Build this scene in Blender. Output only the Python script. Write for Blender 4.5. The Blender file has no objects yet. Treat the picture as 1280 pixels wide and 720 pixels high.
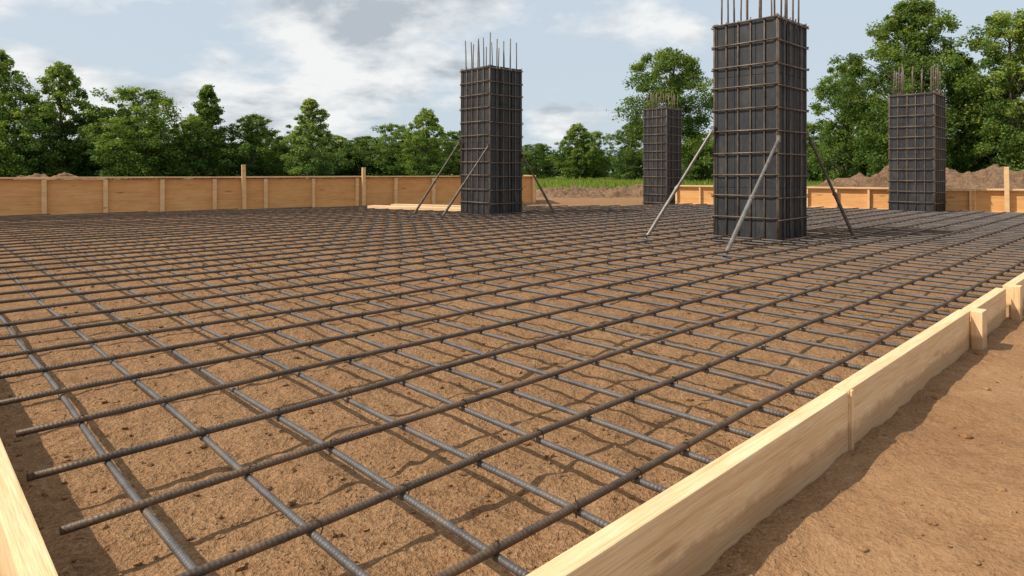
import bpy, math, random
import numpy as np
from mathutils import Vector, Matrix
random.seed(7); rng=np.random.default_rng(7)
scene=bpy.context.scene
COL=scene.collection
D1=np.array([0.7203,0.6938]); D2=np.array([-0.6938,0.7203])
ANG=math.atan2(D1[1],D1[0])
def uv2xy(u,v): return (u*D1[0]+v*D2[0], u*D1[1]+v*D2[1])

# ---------------------------------------------------------------- noise
def _hash(ix,iy,s):
    n=(ix.astype(np.int64)*374761393+iy.astype(np.int64)*668265263+s*1442695041)&0x7fffffff
    n=((n^(n>>13))*1274126177)&0x7fffffff
    return ((n^(n>>16))&0xffff)/65535.0
def vnoise(x,y,s=0):
    ix=np.floor(x);iy=np.floor(y);fx=x-ix;fy=y-iy
    fx=fx*fx*(3-2*fx);fy=fy*fy*(3-2*fy)
    a=_hash(ix,iy,s);b=_hash(ix+1,iy,s);c=_hash(ix,iy+1,s);d=_hash(ix+1,iy+1,s)
    return (a*(1-fx)+b*fx)*(1-fy)+(c*(1-fx)+d*fx)*fy-0.5
def fbm(x,y,o=4,s=0):
    r=0;a=1
    for i in range(o):
        r=r+a*vnoise(x,y,s+i*17);x=x*2.03+11.3;y=y*2.03-7.1;a*=.5
    return r

# ---------------------------------------------------------------- material helpers
class M:
    def __init__(s,name):
        s.m=bpy.data.materials.new(name); s.m.use_nodes=True
        s.t=s.m.node_tree; s.b=s.t.nodes['Principled BSDF']; s.out=s.t.nodes['Material Output']
        s.c=s.n('ShaderNodeTexCoord')
    def n(s,typ,**kw):
        nd=s.t.nodes.new(typ)
        for k,v in kw.items():
            if k in nd.inputs: nd.inputs[k].default_value=v
            else: setattr(nd,k,v)
        return nd
    def l(s,a,b): s.t.links.new(a,b)
    def mapping(s,scale=(1,1,1),src='Object',loc=(0,0,0)):
        mp=s.n('ShaderNodeMapping'); mp.inputs['Scale'].default_value=scale; mp.inputs['Location'].default_value=loc
        s.l(s.c.outputs[src],mp.inputs['Vector']); return mp.outputs[0]
    def noise(s,vec,scale,detail=4,rough=.55,dist=0):
        nd=s.n('ShaderNodeTexNoise'); nd.inputs['Scale'].default_value=scale; nd.inputs['Detail'].default_value=detail
        nd.inputs['Roughness'].default_value=rough; nd.inputs['Distortion'].default_value=dist
        s.l(vec,nd.inputs['Vector']); return nd.outputs['Fac']
    def ramp(s,fac,stops):
        r=s.n('ShaderNodeValToRGB'); e=r.color_ramp.elements
        while len(e)<len(stops): e.new(.5)
        for i,(p,c) in enumerate(stops):
            e[i].position=p; e[i].color=(c[0],c[1],c[2],1) if hasattr(c,'__len__') else (c,c,c,1)
        s.l(fac,r.inputs[0]); return r.outputs[0]
    def mix(s,fac,a,b,bt='MIX'):
        m=s.n('ShaderNodeMix',data_type='RGBA',blend_type=bt)
        for i,v in ((0,fac),(6,a),(7,b)):
            if isinstance(v,bpy.types.NodeSocket): s.l(v,m.inputs[i])
            elif i==0: m.inputs[0].default_value=v
            else: m.inputs[i].default_value=(v[0],v[1],v[2],1)
        return m.outputs[2]
    def math(s,op,a,b=None):
        m=s.n('ShaderNodeMath',operation=op)
        for i,v in ((0,a),(1,b)):
            if v is None: continue
            if isinstance(v,bpy.types.NodeSocket): s.l(v,m.inputs[i])
            else: m.inputs[i].default_value=v
        return m.outputs[0]
    def bump(s,h,strength,dist,prev=None):
        b=s.n('ShaderNodeBump'); b.inputs['Strength'].default_value=strength; b.inputs['Distance'].default_value=dist
        s.l(h,b.inputs['Height'])
        if prev is not None: s.l(prev,b.inputs['Normal'])
        return b.outputs[0]

def soil_nodes(m):
    v=m.mapping()
    # loose raked soil inside the slab area, trodden and smoother outside of the edge boards
    se=m.n('ShaderNodeSeparateXYZ'); m.l(m.c.outputs['Object'],se.inputs[0])
    vc=m.math('ADD',m.math('MULTIPLY',se.outputs[0],-.6938),m.math('MULTIPLY',se.outputs[1],.7203))
    inside=m.ramp(vc,[(.70,.5),(.88,1.0)])
    n0=m.noise(v,.35,3,.6); n1=m.noise(v,1.4,4,.6); n2=m.noise(v,13,4,.68); n3=m.noise(v,75,3,.75)
    base=m.ramp(n1,[(.3,(.235,.118,.052)),(.5,(.325,.175,.082)),(.72,(.41,.238,.120))])
    base=m.mix(m.ramp(n0,[(.35,.45),(.6,0.0)]),base,(.25,.125,.055))
    c=m.mix(m.math('MULTIPLY',inside,.44),base,m.ramp(n2,[(.30,(.08,.035,.015)),(.48,(.31,.165,.076)),(.72,(.47,.29,.155))]))
    c=m.mix(m.math('MULTIPLY',inside,.42),c,m.ramp(n3,[(.33,(.09,.04,.017)),(.50,(.32,.172,.082)),(.70,(.56,.37,.22))]))
    h=m.math('ADD',n2,m.math('MULTIPLY',n3,.33))
    b=m.bump(m.math('MULTIPLY',h,inside),1.0,.05)
    return c,b
g=M('soil_ground'); c,b=soil_nodes(g)
sep=g.n('ShaderNodeSeparateXYZ'); g.l(g.c.outputs['Object'],sep.inputs[0])
vv=g.mapping(); nb=g.noise(vv,.08,3)
ln=g.math('ADD',sep.outputs[1],g.math('MULTIPLY',nb,22.0))
mask=g.ramp(g.math('MULTIPLY',ln,.01),[(.46,0.0),(.50,1.0)])
gn=g.noise(vv,.5,4,.6)
gr=g.ramp(gn,[(.3,(.085,.135,.026)),(.55,(.15,.215,.042)),(.75,(.23,.25,.07))])
g.l(g.mix(mask,c,gr),g.b.inputs['Base Color']); g.l(b,g.b.inputs['Normal']); g.b.inputs['Roughness'].default_value=.95
g.b.inputs['Specular IOR Level'].default_value=.15
MAT_G=g.m
g=M('loose_soil'); c,b=soil_nodes(g); g.l(c,g.b.inputs['Base Color']); g.l(b,g.b.inputs['Normal']); g.b.inputs['Roughness'].default_value=.95; g.b.inputs['Specular IOR Level'].default_value=.15
MAT_SOIL=g.m
g=M('mound_soil'); v=g.mapping(); n1=g.noise(v,.9,5,.7); n2=g.noise(v,5,5,.75)
c=g.mix(.55,g.ramp(n1,[(.3,(.21,.11,.055)),(.55,(.36,.205,.11)),(.75,(.44,.28,.165))]),g.ramp(n2,[(.35,(.13,.065,.03)),(.55,(.36,.21,.11)),(.72,(.50,.33,.20))]))
g.l(c,g.b.inputs['Base Color']); g.l(g.bump(n2,1.0,.35),g.b.inputs['Normal']); g.b.inputs['Roughness'].default_value=.95; MAT_MO=g.m

def wood(name,light,mid,dark,rough=.7,grain=1.0):
    w=M(name); v=w.mapping((1.1,26,26))
    inf=w.n('ShaderNodeObjectInfo'); off=w.n('ShaderNodeVectorMath',operation='ADD'); w.l(v,off.inputs[0])
    sc=w.n('ShaderNodeVectorMath',operation='SCALE'); sc.inputs[0].default_value=(37,11,23); w.l(inf.outputs['Random'],sc.inputs['Scale']); w.l(sc.outputs[0],off.inputs[1])
    v=off.outputs[0]
    n=w.noise(v,1.3,5,.62,1.1); n2=w.noise(v,7,3,.6,.2); v3=w.mapping((.9,1.6,2.5)); n3=w.noise(v3,2.2,4,.6)
    col=w.ramp(n,[(.32,dark),(.47,mid),(.66,light)])
    col=w.mix(.35*grain,col,w.ramp(n2,[(.38,dark),(.6,light)]))
    col=w.mix(w.ramp(n3,[(.42,0.0),(.75,.5)]),col,(mid[0]*.72,mid[1]*.62,mid[2]*.52))
    vk=w.n('ShaderNodeTexVoronoi'); vk.inputs['Scale'].default_value=1.0
    w.l(w.mapping((1.3,7,7),loc=(.3,.4,.2)),vk.inputs['Vector'])
    k=w.ramp(vk.outputs['Distance'],[(.05,1.0),(.13,0.0)])
    col=w.mix(w.math('MULTIPLY',k,.75),col,(dark[0]*.35,dark[1]*.3,dark[2]*.25))
    sp=w.n('ShaderNodeSeparateXYZ'); geo=w.n('ShaderNodeNewGeometry'); w.l(geo.outputs['Position'],sp.inputs[0])
    d=w.math('ADD',sp.outputs[2],w.math('MULTIPLY',w.noise(w.mapping((1,1,1)),9,4,.7),-.10))
    dm=w.ramp(d,[(.0,.6),(.03,0.0)])
    col=w.mix(dm,col,(.33,.18,.09))
    w.l(col,w.b.inputs['Base Color']); w.b.inputs['Roughness'].default_value=rough; w.b.inputs['Specular IOR Level'].default_value=.25
    w.l(w.bump(w.math('ADD',n2,n),.4,.005),w.b.inputs['Normal']); return w.m
MAT_W=wood('sawn_pine',(.88,.65,.39),(.81,.55,.30),(.62,.37,.17))
MAT_PLY=wood('formwork_plywood',(.78,.44,.18),(.70,.37,.135),(.54,.27,.09),.6,.6)
MAT_STUD=wood('formwork_stud',(.84,.59,.32),(.77,.50,.25),(.57,.35,.16))

def rebar(name,axis,c0,c1,c2):
    r=M(name); v=r.mapping(); n=r.noise(v,7,4,.65); nf=r.noise(v,110,2,.6)
    col=r.ramp(n,[(.35,c0),(.52,c1),(.7,c2)]); col=r.mix(.3,col,r.ramp(nf,[(.3,(.035,.022,.016)),(.7,(.22,.13,.075))]))
    r.l(col,r.b.inputs['Base Color']); r.b.inputs['Metallic'].default_value=.3; r.b.inputs['Roughness'].default_value=.58
    w=r.n('ShaderNodeTexWave',bands_direction=axis); w.inputs['Scale'].default_value=24; w.inputs['Distortion'].default_value=0
    r.l(v,w.inputs['Vector'])
    r.l(r.bump(nf,.35,.002,r.bump(w.outputs['Fac'],.5,.002)),r.b.inputs['Normal']); return r.m
MAT_R1=rebar('rebar_rusty','X',(.055,.043,.036),(.115,.080,.055),(.20,.120,.07))
MAT_R2=rebar('rebar_grey','Y',(.062,.069,.078),(.112,.117,.124),(.17,.13,.095))
MAT_RC=rebar('rebar_column','Z',(.07,.055,.042),(.17,.130,.094),(.25,.185,.13))
t=M('tie_wire'); t.b.inputs['Roughness'].default_value=.5; t.b.inputs['Metallic'].default_value=.6
t.l(t.ramp(t.noise(t.mapping(),30),[(.3,(.03,.025,.02)),(.7,(.13,.08,.05))]),t.b.inputs['Base Color']); MAT_TIE=t.m
s=M('column_form_steel'); v=s.mapping((1,1,.35)); n=s.noise(v,4,5,.65); n2=s.noise(v,26,4,.7)
col=s.ramp(n,[(.3,(.016,.017,.020)),(.55,(.031,.032,.036)),(.78,(.070,.067,.064))])
col=s.mix(s.ramp(n2,[(.55,0.0),(.8,.35)]),col,(.13,.11,.09))
s.l(col,s.b.inputs['Base Color']); s.b.inputs['Metallic'].default_value=.2
s.l(s.ramp(n2,[(.3,.42),(.7,.7)]),s.b.inputs['Roughness']); s.l(s.bump(n,.35,.02),s.b.inputs['Normal']); MAT_ST=s.m
def steel(name,a,b_):
    s=M(name); n=s.noise(s.mapping(),12,5,.6); s.l(s.ramp(n,[(.3,a),(.7,b_)]),s.b.inputs['Base Color'])
    s.b.inputs['Metallic'].default_value=.5; s.b.inputs['Roughness'].default_value=.55; s.l(s.bump(n,.2,.004),s.b.inputs['Normal']); return s.m
MAT_BR=steel('brace_rusty',(.06,.045,.035),(.17,.13,.10)); MAT_BG=steel('brace_galvanised',(.13,.115,.10),(.27,.24,.21))

f=M('foliage'); at=f.n('ShaderNodeVertexColor',layer_name='Col')
f.l(at.outputs['Color'],f.b.inputs['Base Color']); f.b.inputs['Roughness'].default_value=.65; f.b.inputs['Specular IOR Level'].default_value=.2
tr=f.n('ShaderNodeBsdfTranslucent'); f.l(f.mix(1.0,at.outputs['Color'],(1.5,1.45,.55),'MULTIPLY'),tr.inputs['Color'])
ms=f.n('ShaderNodeMixShader'); ms.inputs[0].default_value=.42; f.l(f.b.outputs[0],ms.inputs[1]); f.l(tr.outputs[0],ms.inputs[2]); f.l(ms.outputs[0],f.out.inputs['Surface'])
MAT_F=f.m
bk=M('bark'); bk.l(bk.ramp(bk.noise(bk.mapping((3,3,.6)),4,4,.7),[(.3,(.035,.027,.02)),(.7,(.13,.10,.075))]),bk.b.inputs['Base Color']); bk.b.inputs['Roughness'].default_value=.9; MAT_B=bk.m

# ---------------------------------------------------------------- mesh helpers
import bmesh
class MB:
    def __init__(s): s.v=[];s.f=[];s.m=[]
    def add(s,v,f,m=0):
        o=len(s.v); s.v+= [tuple(p) for p in v]; s.f+=[tuple(i+o for i in q) for q in f]; s.m+=[m]*len(f)
    def tube(s,pts,r,k=8,m=0,cap=True):
        pts=[Vector(p) for p in pts]; n=len(pts); rs=r if hasattr(r,'__len__') else [r]*n
        V=[];F=[]
        d0=(pts[-1]-pts[0]).normalized(); ref=Vector((0,0,1)) if abs(d0.z)<.8 else Vector((1,0,0))
        for i,p in enumerate(pts):
            d=(pts[min(i+1,n-1)]-pts[max(i-1,0)]).normalized(); a=d.cross(ref).normalized(); b=a.cross(d)
            for j in range(k):
                t=2*math.pi*j/k; V.append(p+(a*math.cos(t)+b*math.sin(t))*rs[i])
        for i in range(n-1):
            for j in range(k): F.append((i*k+j,i*k+(j+1)%k,(i+1)*k+(j+1)%k,(i+1)*k+j))
        if cap: F.append(tuple(range(k-1,-1,-1))); F.append(tuple((n-1)*k+j for j in range(k)))
        s.add(V,F,m)
    def box(s,c,h,m=0,bev=0.0,R=None):
        hx,hy,hz=h; b=bev
        if b<=0:
            V=[(x*hx,y*hy,z*hz) for x in(-1,1) for y in(-1,1) for z in(-1,1)]
            F=[(0,1,3,2),(4,6,7,5),(0,4,5,1),(2,3,7,6),(0,2,6,4),(1,5,7,3)]
        else:
            bm=bmesh.new(); bmesh.ops.create_cube(bm,size=1.0)
            for q in bm.verts: q.co=Vector((q.co.x*2*hx,q.co.y*2*hy,q.co.z*2*hz))
            bmesh.ops.bevel(bm,geom=bm.edges[:],offset=b,segments=2,affect='EDGES',profile=.6)
            bm.verts.index_update(); V=[q.co.copy() for q in bm.verts]; F=[[q.index for q in fc.verts] for fc in bm.faces]; bm.free()
        V=[Vector(p) for p in V]
        if R is not None: V=[R@p for p in V]
        s.add([p+Vector(c) for p in V],F,m)
    def obj(s,name,mats,smooth=True,parent=None,mw=None):
        me=bpy.data.meshes.new(name); me.from_pydata(s.v,[],s.f); 
        for q in mats: me.materials.append(q)
        me.polygons.foreach_set('material_index',s.m); me.polygons.foreach_set('use_smooth',[smooth]*len(s.f)); me.update()
        o=bpy.data.objects.new(name,me); COL.objects.link(o)
        if parent: o.parent=parent
        if mw is not None: o.matrix_world=mw
        return o
def empty(name,mw=None):
    e=bpy.data.objects.new(name,None); COL.objects.link(e); e.empty_display_size=.2
    if mw is not None: e.matrix_world=mw
    return e
def np_mesh(name,V,F,mats,mi=None,col=None,smooth=False):
    me=bpy.data.meshes.new(name); k=F.shape[1]
    me.vertices.add(len(V)); me.vertices.foreach_set('co',V.astype(np.float32).ravel())
    me.loops.add(F.size); me.loops.foreach_set('vertex_index',F.astype(np.int32).ravel())
    me.polygons.add(len(F)); me.polygons.foreach_set('loop_start',np.arange(len(F),dtype=np.int32)*k)
    for q in mats: me.materials.append(q)
    if mi is not None: me.polygons.foreach_set('material_index',mi.astype(np.int32))
    me.polygons.foreach_set('use_smooth',np.full(len(F),smooth))
    me.update(calc_edges=True)
    if col is not None:
        a=me.color_attributes.new('Col','FLOAT_COLOR','POINT'); a.data.foreach_set('color',np.c_[col,np.ones(len(col))].astype(np.float32).ravel())
    me.validate(); return me
def link(name,me,loc=(0,0,0),rz=0,sc=(1,1,1)):
    o=bpy.data.objects.new(name,me); COL.objects.link(o); o.location=loc; o.rotation_euler=(0,0,rz); o.scale=sc; return o

# ---------------------------------------------------------------- ground
def gh(x,y):
    d=np.hypot(x,y-2); near=np.clip(1-d/40,0,1)
    v=x*D2[0]+y*D2[1]; ins=np.clip((v-.7)/.2,.0,1)
    h=.022*fbm(x*1.1,y*1.1,3,3)+ ((.022+.004*ins)*fbm(x*6,y*6,3,9)+.017*ins*fbm(x*22,y*22,2,5)+.008*(1-ins)*fbm(x*17,y*17,3,6))*near
    far=np.clip((d-45)/80,0,1); h=h+far*1.2*fbm(x*.02,y*.02,3,21)-far*.3
    return h-.012
N=700; t=np.linspace(-1,1,N); b_=7.3; a_=1200/math.sinh(b_)
gx=a_*np.sinh(b_*t)+.1; gy=a_*np.sinh(b_*t)+2.1
X,Y=np.meshgrid(gx,gy); Z=gh(X,Y)
V=np.c_[X.ravel(),Y.ravel(),Z.ravel()]
i=np.arange(N*N).reshape(N,N); F=np.c_[i[:-1,:-1].ravel(),i[:-1,1:].ravel(),i[1:,1:].ravel(),i[1:,:-1].ravel()]
link('ground',np_mesh('ground',V,F,[MAT_G],smooth=True))

bm=bmesh.new(); bmesh.ops.create_icosphere(bm,subdivisions=2,radius=1); bm.verts.index_update()
IV=np.array([q.co[:] for q in bm.verts]); IF=np.array([[q.index for q in f_.verts] for f_ in bm.faces]); bm.free()
bm=bmesh.new(); bmesh.ops.create_icosphere(bm,subdivisions=1,radius=1); bm.verts.index_update()
IV1=np.array([q.co[:] for q in bm.verts]); IF1=np.array([[q.index for q in f_.verts] for f_ in bm.faces]); bm.free()
VV=[];FF=[];o=0
def clod(x,y,r,big=False):
    global o
    B,Fc=(IV,IF) if big else (IV1,IF1)
    q=B*(1+(.10 if big else .2)*rng.normal(size=(len(B),1)))*np.array([r*rng.uniform(.8,1.4),r*rng.uniform(.7,1.2),r*rng.uniform(.45,.8)])
    a=rng.uniform(0,6.28); c_,s_=math.cos(a),math.sin(a)
    q=np.c_[q[:,0]*c_-q[:,1]*s_+x,q[:,0]*s_+q[:,1]*c_+y,q[:,2]+float(gh(np.array([x]),np.array([y]))[0])+r*.15]
    VV.append(q);FF.append(Fc+o);o+=len(B)
for _ in range(8000):
    y=.9*math.exp(rng.uniform(0,2.4)); x=rng.uniform(-.95,.95)*y
    outside=(x*D2[0]+y*D2[1])<.86
    if outside and rng.uniform()<.55: continue
    clod(x,y,float(np.clip(rng.lognormal(-5.4,.55),.002,.017))*(.75 if outside else 1))
link('soil_clods',np_mesh('soil_clods',np.vstack(VV),np.vstack(FF),[MAT_SOIL]))
VV=[];FF=[];o=0
for (x,y,r) in [(1.75,2.5,.022),(.72,1.62,.026),(.66,1.60,.015),(.60,1.63,.012),(1.2,2.0,.012),(1.55,2.05,.014),(.95,1.75,.012),(1.9,2.9,.018),(2.6,3.6,.022),(1.3,1.8,.012),(2.2,3.0,.014),(.85,1.62,.012)]:
    clod(x,y,r,True)
link('ground_stones',np_mesh('ground_stones',np.vstack(VV),np.vstack(FF),[MAT_SOIL],smooth=True))

# ---------------------------------------------------------------- slab edge boards
RZ=Matrix.Rotation(ANG,4,'Z')
def at_uv(u,v,z=0,extra=0): 
    x,y=uv2xy(u,v); return Matrix.Translation((x,y,z))@Matrix.Rotation(ANG+extra,4,'Z')
def board(name,u0,u1,v,h=.2,th=.058,along='u',dz=0,rot=0):
    mb=MB(); L=(u1-u0)
    mb.box((0,0,h/2-.02),(L/2,th/2,h/2+.02),0,.005)
    for q in range(len(mb.v)):
        x,y,z=mb.v[q]; mb.v[q]=(x,y+.002*math.sin(x*2.1+v*9),z+.0015*math.sin(x*3+1))
    mid=(u0+u1)/2
    if along=='u': mw=at_uv(mid,v,dz,rot)
    else: mw=at_uv(v,mid,dz,math.pi/2+rot)
    return mb.obj(name,[MAT_W],False,mw=mw)
board('form_board',-.35,2.53,.883,.198)
board('form_board',2.537,4.50,.883,.198,dz=.003,rot=.002)
board('form_board',4.56,5.56,.880,.198,dz=-.004)
board('form_board',5.66,9.6,.86,.20)
board('form_board',9.62,14.2,.88,.20)
board('form_board',14.22,19.0,.88,.20)
board('form_board',.92,4.6,.213,.198,along='v')
board('form_board',4.61,9.0,.215,.198,along='v')
board('form_board',9.01,16.9,.215,.198,along='v')
def stake(u,v,h,w=.045,t=.04,base=-.15):
    mb=MB(); L=h-base; mb.box(((h+base)/2,0,0),(L/2,t/2,w/2),0,.003)
    mb.obj('wooden_stake',[MAT_W],False,mw=at_uv(u,v,0)@Matrix.Rotation(-math.pi/2,4,'Y'))
stake(2.555,.849,.197,.024,.010)
stake(4.53,.820,.203,.12,.055); stake(5.61,.80,.215,.09,.05); stake(9.6,.81,.2)
def loose_plank(p0,p1,w,h):
    p0=Vector(p0);p1=Vector(p1);d=p1-p0; mb=MB(); mb.box((0,0,0),(d.length/2,w/2,h/2),0,.004)
    mb.obj('loose_plank',[MAT_W],False,mw=Matrix.Translation((p0+p1)/2)@Matrix.Rotation(math.atan2(d.y,d.x),4,'Z'))
loose_plank((-3.5,16.1,.135),(-.9,14.75,.135),.30,.07)
loose_plank((-3.1,16.9,.135),(-.5,15.8,.135),.24,.06)

# ---------------------------------------------------------------- formwork fences
def fence(p0,p1,h,step,posts,stud=.05,name='formwork_wall'):
    p0=Vector((*p0,0));p1=Vector((*p1,0));d=p1-p0;L=d.length
    e=empty(name,Matrix.Translation(p0)@Matrix.Rotation(math.atan2(d.y,d.x),4,'Z'))
    x=0;k=0
    while x<L-.01:
        l=min(step*2,L-x); mb=MB(); dz=random.uniform(-.008,.008)
        mb.box((0,0,0),(l/2-.004,.011,h/2),0,.002); ob=mb.obj('plywood_panel_%d'%k,[MAT_PLY],False,e); ob.location=(x+l/2,random.uniform(-.004,.004),h/2-.02+dz)
        x+=l;k+=1
    mb=MB(); x=0
    while x<=L+.01:
        w=stud*random.uniform(.85,1.15)
        mb.box((x,-.055,h/2-.03),(w/2,.04,h/2),0,.003,Matrix.Rotation(random.uniform(-.012,.012),3,'Y')); mb.box((x,.055,h/2-.03),(w/2,.04,h/2),0,.003)
        x+=step*random.uniform(.96,1.04)
    mb.obj('studs',[MAT_STUD],False,e)
    mb=MB(); x=0
    while x<L-.01:
        l=min(step*3.1,L-x); mb.box((x+l/2,0,h+.013),(l/2-.003,.10,.018),0,.003,Matrix.Rotation(random.uniform(-.003,.003),3,'Y')); x+=l
    mb.obj('top_rail',[MAT_STUD],False,e)
    mb=MB(); mb.box((L/2,-.035,.04),(L/2,.018,.045),0,.003); mb.obj('bottom_plate',[MAT_STUD],False,e)
    mb=MB()
    for x,ph in posts:
        mb.box((x,-.14,ph/2),(.045,.035,ph/2),0,.004,Matrix.Rotation(random.uniform(-.02,.02),3,'Y'))
    if posts: mb.obj('posts',[MAT_STUD],False,e)
    return e
dl=Vector((.857,.515)); q0=Vector((-10.7,13.5))-dl*6.0
fence(q0,Vector((.65,20.3)),.86,1.13,[(10.75,1.18),(13.75,1.12)],.085)
fence((4.9,19.2),(14.6,12.9),.58,.72,[(7.78,1.12)],.045)
fence((.66,20.3),(.45,23.5),.86,1.0,[])

# ---------------------------------------------------------------- rebar mat
POLY=[(.29,.96),(18.4,.96),(18.2,2.5),(16.4,10.0),(14.6,10.3),(12.7,11.6),(11.2,13.6),(10,14.9),(1.66,16.8),(.29,17.1)]
def clip(axis,val):
    xs=[]
    for i in range(len(POLY)):
        a=POLY[i];b=POLY[(i+1)%len(POLY)]
        if (a[axis]-val)*(b[axis]-val)<0:
            t=(val-a[axis])/(b[axis]-a[axis]); xs.append(a[1-axis]+t*(b[1-axis]-a[1-axis]))
    return (min(xs),max(xs)) if len(xs)>=2 else None
m1=MB(); m2=MB(); R=.0104
ZT=.108; ZB=ZT-2*R
us=[];u=.498
while u<18.3: us.append(u+random.uniform(-.012,.012)); u+=.276
vs=[];v=1.125
while v<16.9: vs.append(v+random.uniform(-.014,.014)); v+=.408
def wob(seed,s): return .006*math.sin(s*1.3+seed)+.004*math.sin(s*3.1+seed*2.3)
for k,v in enumerate(vs):
    c=clip(1,v)
    if not c: continue
    a=c[0]+random.uniform(-.01,.03); b=c[1]+random.uniform(-.15,.1); n=int((b-a)/.16)+2; tl=random.uniform(-.0012,.0012)
    m1.tube([(a+(b-a)*i/n, v+wob(k,a+(b-a)*i/n)+tl*(a+(b-a)*i/n), ZT+.4*wob(k+9,(b-a)*i/n)) for i in range(n+1)],R*1.08,10)
for k,u in enumerate(us):
    c=clip(0,u)
    if not c: continue
    a=c[0]+random.uniform(-.015,.02); b=c[1]+random.uniform(-.15,.1); n=int((b-a)/.16)+2; tl=random.uniform(-.0015,.0015)
    m2.tube([(u+wob(k+40,a+(b-a)*i/n)+tl*(a+(b-a)*i/n), a+(b-a)*i/n, ZB+.4*wob(k+19,(b-a)*i/n)) for i in range(n+1)],R*.98,10)
e=empty('rebar_mat',RZ)
m1.obj('long_bars',[MAT_R1],True,e); m2.obj('cross_bars',[MAT_R2],True,e)
mt=MB()
for v in vs:
    for u in us:
        x,y=uv2xy(u,v)
        if y>7 or y<1 or abs(x)>y: continue
        if random.random()<.12: continue
        s_=1 if random.random()<.5 else -1
        vv_=v+wob(vs.index(v),u); 
        pts=[]
        for j in range(9):
            t=2*math.pi*j/8; pts.append((u+math.cos(t)*R*1.25, vv_+s_*math.cos(t)*R*1.25, (ZT+ZB)/2+math.sin(t)*R*2.25))
        mt.tube(pts,.0017,4,cap=False)
        a0=random.uniform(0,6.28); tp=Vector(pts[2]); mt.tube([tp,tp+Vector((math.cos(a0)*.012,math.sin(a0)*.012,.006)),tp+Vector((math.cos(a0)*.022,math.sin(a0)*.022,.0))],.0015,4)
mt.obj('tie_wires',[MAT_TIE],True,e)

# ---------------------------------------------------------------- columns
def column(x,y,s,H,reb,braces,nh=11):
    mw=Matrix.Translation((x,y,0))@RZ
    e=empty('column_formwork',mw)
    mb=MB(); mb.box((s/2,s/2,H/2-.02),(s/2-.03,s/2-.03,H/2-.03)); 
    nv=3; pw=s/nv; ph=H/4
    for i in range(nv):
        for j in range(4):
            z=ph*(j+.5)
            for fc in range(4):
                o_=random.uniform(0,.006); c1=pw*(i+.5)
                if fc==0: c=(c1,.014+o_,z);h=(pw/2-.003,.014,ph/2-.003)
                elif fc==1: c=(.014+o_,c1,z);h=(.014,pw/2-.003,ph/2-.003)
                elif fc==2: c=(c1,s-.014-o_,z);h=(pw/2-.003,.014,ph/2-.003)
                else: c=(s-.014-o_,c1,z);h=(.014,pw/2-.003,ph/2-.003)
                if fc in(0,2): h=(h[0]-(.03 if i in(0,nv-1) else 0),h[1],h[2])
                mb.box(c,h,0,.003)
    for cx in (0,s):
        for cy in (0,s):
            mb.box((cx+(.02 if cx==0 else -.02),cy+(.02 if cy==0 else -.02),H/2),(.028,.028,H/2+.005),0,.004)
    mb.obj('form_panels',[MAT_ST],False,e)
    mb=MB(); r=.0100; g_=.012
    nb=5
    for i in range(nb+1):
        p=s*i/nb + random.uniform(-.008,.008)
        for fc in range(4):
            q=[(p,-g_),(-g_,p),(p,s+g_),(s+g_,p)][fc]
            top=H+random.uniform(-.02,.03); wv=[random.uniform(-.004,.004) for _ in range(6)]
            mb.tube([(q[0]+wv[k],q[1],top*k/5) for k in range(6)],r,6)
    for j in range(nh+1):
        z=.05+(H-.09)*j/nh+random.uniform(-.01,.01); g2=g_+2*r-.002; ex=.03
        for fc in range(4):
            t_=random.uniform(-.008,.008); e0=ex+random.uniform(-.01,.012); zz=z+(r*1.2 if fc%2 else -r*1.2)
            if fc==0: a,b=(-e0,-g2,zz),(s+e0,-g2,zz+t_)
            elif fc==1: a,b=(-g2,-e0,zz),(-g2,s+e0,zz+t_)
            elif fc==2: a,b=(-e0,s+g2,zz),(s+e0,s+g2,zz+t_)
            else: a,b=(s+g2,-e0,zz),(s+g2,s+e0,zz+t_)
            mb.tube([a,b],r*1.1,6)
    mb.obj('cage_bars',[MAT_RC],True,e)
    mb=MB(); k=5
    for i in range(k):
        for j in range(k):
            if 0<i<k-1 and 0<j<k-1: continue
            px_=.07+(s-.14)*i/(k-1);py_=.07+(s-.14)*j/(k-1); hh=reb*random.uniform(.76,1.0); lx,ly=random.uniform(-.02,.02),random.uniform(-.02,.02)
            mb.tube([(px_,py_,H-.3),(px_+lx*.3,py_+ly*.3,H+hh*.5),(px_+lx,py_+ly,H+hh)],.0125,7)
    mb.obj('starter_bars',[MAT_RC],True,e)
    inv=mw.inverted()
    for i,(tp,ft,gal) in enumerate(braces):
        mb=MB(); a=inv@Vector(tp); b=inv@Vector(ft)
        mb.tube([a,a+(b-a)*.55],.020,10); mb.tube([a+(b-a)*.53,b],.026,10)
        mb.tube([a+(b-a)*.525,a+(b-a)*.55],.032,10)
        mb.box(b+Vector((0,0,-.012)),(.06,.06,.008),0,.002); mb.box(a,(.022,.022,.045),0,.003)
        mb.obj('brace_%d'%(i+1),[MAT_BG if gal else MAT_BR],False,e)
column(-.47,13.7,.93,3.27,.72,[((-1.16,14.3,1.66),(-2.18,14.2,.03),0),((-.50,13.62,1.54),(-1.47,13.4,.03),0),((.24,14.3,1.35),(.97,14.2,.03),0)])
column(3.57,8.70,.92,3.12,.75,[((2.90,9.33,1.62),(1.90,9.25,.03),1),((3.55,8.62,1.44),(2.43,7.4,.03),1),((4.30,9.32,1.45),(4.86,9.15,.03),0)],10)
column(4.63,19.4,.80,2.95,.55,[],11)
column(9.59,14.7,.91,2.83,.72,[],11)

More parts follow.
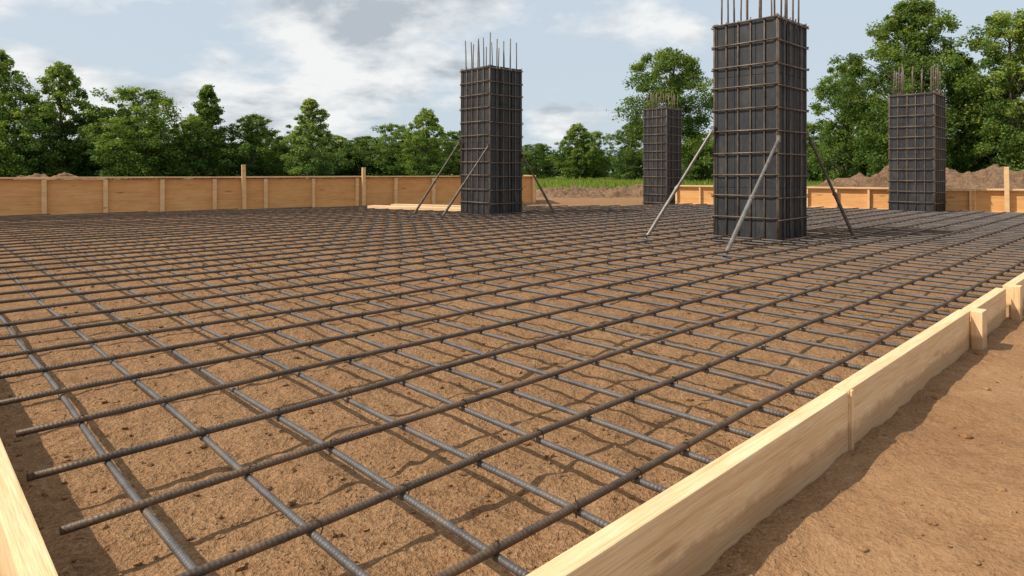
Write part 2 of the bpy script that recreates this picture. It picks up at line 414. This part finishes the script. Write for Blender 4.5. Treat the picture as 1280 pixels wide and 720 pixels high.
# ---------------------------------------------------------------- dirt mounds
def mound(name,cx,cy,L,W,H,ang,seed):
    nx,ny=220,90; x=np.linspace(-1,1,nx);y=np.linspace(-1,1,ny); X,Y=np.meshgrid(x,y)
    r=np.sqrt(np.abs(X)**2.4+Y**2); prof=np.clip(1-r,0,1)**.8
    wx=X*L/2;wy=Y*W/2
    Zm=H*prof*(1+1.0*fbm(wx*.6+seed,wy*.6,4,seed))+.30*fbm(wx*2.2,wy*2.2,4,seed+3)*np.clip(prof*4,0,1)-.06
    Zm=np.where(r>=1,-.1,Zm)
    V=np.c_[wx.ravel(),wy.ravel(),Zm.ravel()]; i=np.arange(nx*ny).reshape(ny,nx)
    F=np.c_[i[:-1,:-1].ravel(),i[:-1,1:].ravel(),i[1:,1:].ravel(),i[1:,:-1].ravel()]
    link(name,np_mesh(name,V,F,[MAT_MO],smooth=True),(cx,cy,0),ang)
mound('dirt_mound',15.5,25,15,5,.95,-.25,1)
mound('dirt_mound',23,28,14,6,1.15,-.2,8)
mound('dirt_mound',3.5,27,7,3.5,.34,.1,5)
mound('dirt_mound',6.6,30,7,3.5,.48,.05,12)
mound('dirt_mound',-28,38,15,5,.66,.15,14)

# ---------------------------------------------------------------- trees
def leaves(cent,rad,nper,size,tone,rs,base,flat=.75):
    n=len(cent)*nper; ci=np.repeat(np.arange(len(cent)),nper)
    d=rs.normal(size=(n,3)); d/=np.linalg.norm(d,axis=1,keepdims=True)
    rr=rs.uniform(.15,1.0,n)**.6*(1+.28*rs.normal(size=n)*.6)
    P=cent[ci]+d*(rad[ci]*rr)[:,None]*np.array([1,1,flat])
    nr=d*.6+rs.normal(size=(n,3))*.7+np.array([0,0,.35]); nr/=np.linalg.norm(nr,axis=1,keepdims=True)
    a=np.cross(nr,rs.normal(size=(n,3))); a/=np.linalg.norm(a,axis=1,keepdims=True); b=np.cross(nr,a)
    s=size*rs.uniform(.6,1.35,n)[:,None]
    V=np.stack([P-a*s,P-b*s*.55,P+a*s,P+b*s*.55],1).reshape(-1,3)
    F=np.arange(n*4).reshape(n,4)
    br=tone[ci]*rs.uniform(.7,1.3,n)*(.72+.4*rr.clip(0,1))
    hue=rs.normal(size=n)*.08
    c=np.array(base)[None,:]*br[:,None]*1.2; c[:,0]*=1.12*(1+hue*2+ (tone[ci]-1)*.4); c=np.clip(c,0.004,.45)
    return V,F,np.repeat(c,4,0)
def tree_mesh(name,H,W,cb,shape,seed,ncl=90,nper=260,leaf=.13,base=(.055,.095,.022),cs=1.0):
    rs=np.random.default_rng(seed); C=[];Rr=[]
    ch=H*(1-cb)
    ph=rs.uniform(0,6.28,6)
    while len(C)<ncl:
        t=rs.uniform(0,1)
        if shape=='round': w=math.sin(math.pi*min(1,(t*.84+.12)))**.55
        elif shape=='umbrella': w=math.sin(math.pi*(.22+t*.74))**.6*(.75+.25*t)
        elif shape=='cone': w=(1-t)**.7*.95+.08 if t>.15 else .8
        else: w=(math.sin(math.pi*min(1,t*.78+.2))**.7)
        a=rs.uniform(0,2*math.pi)
        lob=1+.2*math.sin(2*a+ph[0]+t*4)+.18*math.sin(3*a+ph[1]-t*7)+.12*math.sin(9*t+ph[2]+a)
        r=rs.uniform(0,1)**.45*w*W/2*lob*.88
        cr=cs*W*rs.uniform(.04,.10)*(1.15-.45*t)
        C.append((r*math.cos(a),r*math.sin(a),H*cb+ch*t*.96)); Rr.append(cr)
    C=np.array(C);Rr=np.array(Rr)
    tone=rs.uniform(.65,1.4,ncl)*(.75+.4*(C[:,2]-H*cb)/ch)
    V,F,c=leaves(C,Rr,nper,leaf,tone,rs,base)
    mb=MB(); lean=rs.normal(size=2)*.03*H
    tr=lambda z:(lean[0]*(z/H)**2,lean[1]*(z/H)**2,z)
    r0=.016*H+.04
    zs=[-.2,.15*H,.35*H,.55*H,.75*H,.9*H]; mb.tube([tr(z) for z in zs],[r0*1.25,r0,r0*.8,r0*.55,r0*.3,r0*.1],8)
    for k in range(0,ncl,4):
        ce=C[k]; z0=max(cb*H*.75,ce[2]-math.hypot(ce[0],ce[1])*.8-.2); z0=min(z0,.85*H); s0=Vector(tr(z0)); e0=Vector(ce); mdl=(s0+e0)/2+Vector((0,0,.05*H*rs.uniform(-.3,1)))
        rl=r0*.3*(1-z0/H)+.015; mb.tube([s0,mdl,e0],[rl,rl*.6,rl*.2],5)
    tv=np.array(mb.v); tf=np.array([f_ for f_ in mb.f if len(f_)==4])
    nV=len(V); V=np.vstack([V,tv]); F2=np.vstack([F,tf+nV]); mi=np.r_[np.zeros(len(F)),np.ones(len(tf))]
    c=np.vstack([c,np.full((len(tv),3),.1)])
    return np_mesh(name,V,F2,[MAT_F,MAT_B],mi,c)
VAR=[('round',10,8.6,.08,11,(.100,.165,.036)),('cone',10,5.8,.06,12,(.092,.155,.036)),('oval',10,6.6,.09,13,(.115,.185,.042)),('round',10,7.4,.06,14,(.080,.140,.034)),('cone',10,7.0,.12,15,(.135,.205,.065))]
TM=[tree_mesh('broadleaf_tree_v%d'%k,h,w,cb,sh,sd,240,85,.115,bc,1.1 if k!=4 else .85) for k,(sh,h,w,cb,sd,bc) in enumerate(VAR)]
def tree(x,y,h,w,k):
    W0,H0=VAR[k][2],VAR[k][1]
    link('broadleaf_tree',TM[k],(x,y,-.1),random.uniform(0,6.28),(w/W0*1.12,w/W0*1.12,h/H0))
for tdat in [(-48.6,60,13.0,7.5,3),(-43.2,62,11.8,6.0,2),(-44.5,58,8.4,8,0),(-40.5,64,7.6,7.5,3),(-34.7,60,9.1,9,0),(-37.5,66,7.0,7,3),(-31.8,65,7.0,5.5,2),(-29.2,62,9.6,5.4,1),(-25.6,64,6.9,6.2,3),(-22.6,68,5.6,5,0),
   (-18.7,60,8.0,6.0,4),(-17.0,75,5.3,8,3),(-13.3,72,6.6,6,0),(-10.8,70,5.4,6,3),(-8.4,64,7.5,4.8,2),(-5.6,70,5.7,5.5,3),(-1.5,76,5.2,6,0),(3.2,84,4.9,6,3),(7.6,76,6.9,5.2,2),(9.9,78,6.1,5,0),(13.2,70,6.7,5.4,3),(17.8,64,5.0,5,0),(22,72,5.5,7,3),
   (28.0,60,5.8,5.5,0),(31.5,58,8,6,3),(-55,58,10,8,0),(-62,60,12,8,3),(40,52,9,8,0),(44,46,12,8,3),(51,44,13,9,0),
   (33,47,9.5,6,1),(-27,70,5.6,6,0),(-20,72,5.4,6,2)]:
    tree(*tdat)
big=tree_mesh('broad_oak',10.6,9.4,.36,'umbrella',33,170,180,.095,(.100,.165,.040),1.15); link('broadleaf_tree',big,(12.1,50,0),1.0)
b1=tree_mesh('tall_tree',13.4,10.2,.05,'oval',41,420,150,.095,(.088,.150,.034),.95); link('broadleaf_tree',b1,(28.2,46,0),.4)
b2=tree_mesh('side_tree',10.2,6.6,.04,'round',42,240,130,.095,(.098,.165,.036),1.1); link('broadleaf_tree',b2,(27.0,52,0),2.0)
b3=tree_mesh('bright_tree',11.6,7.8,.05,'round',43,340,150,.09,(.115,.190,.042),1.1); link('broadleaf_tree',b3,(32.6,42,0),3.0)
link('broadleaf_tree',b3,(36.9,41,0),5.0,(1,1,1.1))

def hedge(name,pts,h0,h1,dep,ncl,nper,leaf,seed,base,r0=.8):
    rs=np.random.default_rng(seed); pts=np.array(pts,float)
    seg=np.linalg.norm(np.diff(pts,axis=0),axis=1); cum=np.r_[0,np.cumsum(seg)]
    s=rs.uniform(0,cum[-1],ncl); x=np.interp(s,cum,pts[:,0]); y=np.interp(s,cum,pts[:,1])+rs.normal(size=ncl)*dep
    hh=h0+(h1-h0)*np.clip(.5+fbm(s*.12,s*0+3.3,4,seed),0,1); z=hh*rs.uniform(0,1,ncl)**.7
    C=np.c_[x,y,z]; r=r0*rs.uniform(.7,1.5,ncl)
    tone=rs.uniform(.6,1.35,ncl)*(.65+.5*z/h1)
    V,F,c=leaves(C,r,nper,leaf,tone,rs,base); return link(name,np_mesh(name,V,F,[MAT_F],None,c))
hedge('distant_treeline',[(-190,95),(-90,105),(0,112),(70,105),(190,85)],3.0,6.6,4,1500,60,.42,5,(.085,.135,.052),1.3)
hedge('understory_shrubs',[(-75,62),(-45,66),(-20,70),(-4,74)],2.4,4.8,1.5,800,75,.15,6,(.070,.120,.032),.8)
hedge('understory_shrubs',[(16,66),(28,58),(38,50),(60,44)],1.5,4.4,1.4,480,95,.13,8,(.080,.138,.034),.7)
n=70000; gy=rng.uniform(34,95,n); gx=rng.uniform(-1.05,1.05,n)*gy
keep=(gy+22*.5+6*fbm(gx*.1,gy*.1,3,4))>50; gx=gx[keep];gy=gy[keep];n=len(gx); h=rng.uniform(.12,.42,n); w=.05
a=rng.uniform(0,6.28,n); ax=np.c_[np.cos(a),np.sin(a),np.zeros(n)]*w; P=np.c_[gx,gy,gh(gx,gy)]
tip=P+np.c_[rng.normal(size=n)*.08,rng.normal(size=n)*.08,h]
V=np.stack([P-ax,P+ax,tip],1).reshape(-1,3); c=np.array([.17,.245,.05])*rng.uniform(.6,1.4,(n,1)); c[:,0]*=rng.uniform(.8,1.5,n)
link('meadow_grass',np_mesh('meadow_grass',V,np.arange(n*3).reshape(n,3),[MAT_F],None,np.repeat(c,3,0)))

# ---------------------------------------------------------------- light / sky
EL=math.radians(47)
W=bpy.data.worlds.new('World'); scene.world=W; W.use_nodes=True; nt=W.node_tree; nt.nodes.clear()
def wn(t_,**k):
    nd=nt.nodes.new(t_)
    for a,b in k.items():
        if a in nd.inputs: nd.inputs[a].default_value=b
        else: setattr(nd,a,b)
    return nd
L=nt.links.new
sky=wn('ShaderNodeTexSky',sky_type='NISHITA'); sky.sun_disc=False; sky.sun_elevation=EL; sky.sun_rotation=math.radians(255); sky.air_density=1.0; sky.dust_density=2.0
tc=wn('ShaderNodeTexCoord'); sp=wn('ShaderNodeSeparateXYZ'); L(tc.outputs['Generated'],sp.inputs[0])
zz=wn('ShaderNodeMath',operation='MAXIMUM'); L(sp.outputs[2],zz.inputs[0]); zz.inputs[1].default_value=0
za=wn('ShaderNodeMath',operation='ADD'); L(zz.outputs[0],za.inputs[0]); za.inputs[1].default_value=.30
dx=wn('ShaderNodeMath',operation='DIVIDE'); L(sp.outputs[0],dx.inputs[0]); L(za.outputs[0],dx.inputs[1])
dy=wn('ShaderNodeMath',operation='DIVIDE'); L(sp.outputs[1],dy.inputs[0]); L(za.outputs[0],dy.inputs[1])
cb=wn('ShaderNodeCombineXYZ'); L(dx.outputs[0],cb.inputs[0]); L(dy.outputs[0],cb.inputs[1]); cb.inputs[2].default_value=.37
def wnoise(sc,det,loc):
    mp=wn('ShaderNodeMapping'); mp.inputs['Location'].default_value=loc; L(cb.outputs[0],mp.inputs[0])
    n_=wn('ShaderNodeTexNoise'); n_.inputs['Scale'].default_value=sc; n_.inputs['Detail'].default_value=det; n_.inputs['Roughness'].default_value=.57; L(mp.outputs[0],n_.inputs['Vector']); return n_.outputs['Fac']
def wramp(f_,stops):
    r=wn('ShaderNodeValToRGB'); e_=r.color_ramp.elements
    while len(e_)<len(stops): e_.new(.5)
    for i_,(p,c_) in enumerate(stops): e_[i_].position=p; e_[i_].color=(*c_,1)
    L(f_,r.inputs[0]); return r.outputs[0]
def wmix(f_,a,b):
    m=wn('ShaderNodeMix',data_type='RGBA')
    for i_,v_ in ((0,f_),(6,a),(7,b)):
        if isinstance(v_,bpy.types.NodeSocket): L(v_,m.inputs[i_])
        elif i_==0: m.inputs[0].default_value=v_
        else: m.inputs[i_].default_value=(*v_,1)
    return m.outputs[2]
veil=wmix(.82,sky.outputs[0],(6.7,7.7,8.6))
# the cloud bank lies over the western half of the sky
we=wn('ShaderNodeMath',operation='MULTIPLY'); L(sp.outputs[0],we.inputs[0]); we.inputs[1].default_value=-.17
n1=wnoise(1.7,6,(3.7,2.1,0)); nw=wn('ShaderNodeMath',operation='ADD'); L(n1,nw.inputs[0]); L(we.outputs[0],nw.inputs[1])
mask=wramp(nw.outputs[0],[(.50,(0,0,0)),(.61,(1,1,1))])
n2=wnoise(2.8,6,(5.2,1.3,0)); ccol=wramp(n2,[(.38,(.52,.58,.64)),(.47,(.78,.82,.85)),(.56,(.99,1.0,1.0))])
vm=wn('ShaderNodeVectorMath',operation='SCALE'); L(ccol,vm.inputs[0]); vm.inputs['Scale'].default_value=9.4
fin=wmix(mask,veil,vm.outputs[0])
bg=wn('ShaderNodeBackground'); bg.inputs['Strength'].default_value=.097; L(fin,bg.inputs['Color'])
ow=wn('ShaderNodeOutputWorld'); L(bg.outputs[0],ow.inputs['Surface'])

sl=bpy.data.lights.new('sun','SUN'); sl.energy=4.7; sl.angle=math.radians(.6); sl.color=(1,.93,.81)
so=bpy.data.objects.new('sun',sl); COL.objects.link(so)
hz=math.cos(EL); so.rotation_euler=Vector((hz*.966,hz*.259,-math.sin(EL))).to_track_quat('-Z','Y').to_euler(); so.location=(-20,0,30)

cam=bpy.data.cameras.new('camera'); co=bpy.data.objects.new('camera',cam); COL.objects.link(co); co.location=(0,0,1.0); co.rotation_euler=(math.radians(90),0,0)
cam.sensor_width=36; cam.lens=809/1280*36; cam.shift_y=-145/1280; cam.clip_end=4000; cam.clip_start=.05
scene.camera=co
scene.view_settings.view_transform='Standard'; scene.view_settings.look='None'; scene.view_settings.exposure=0
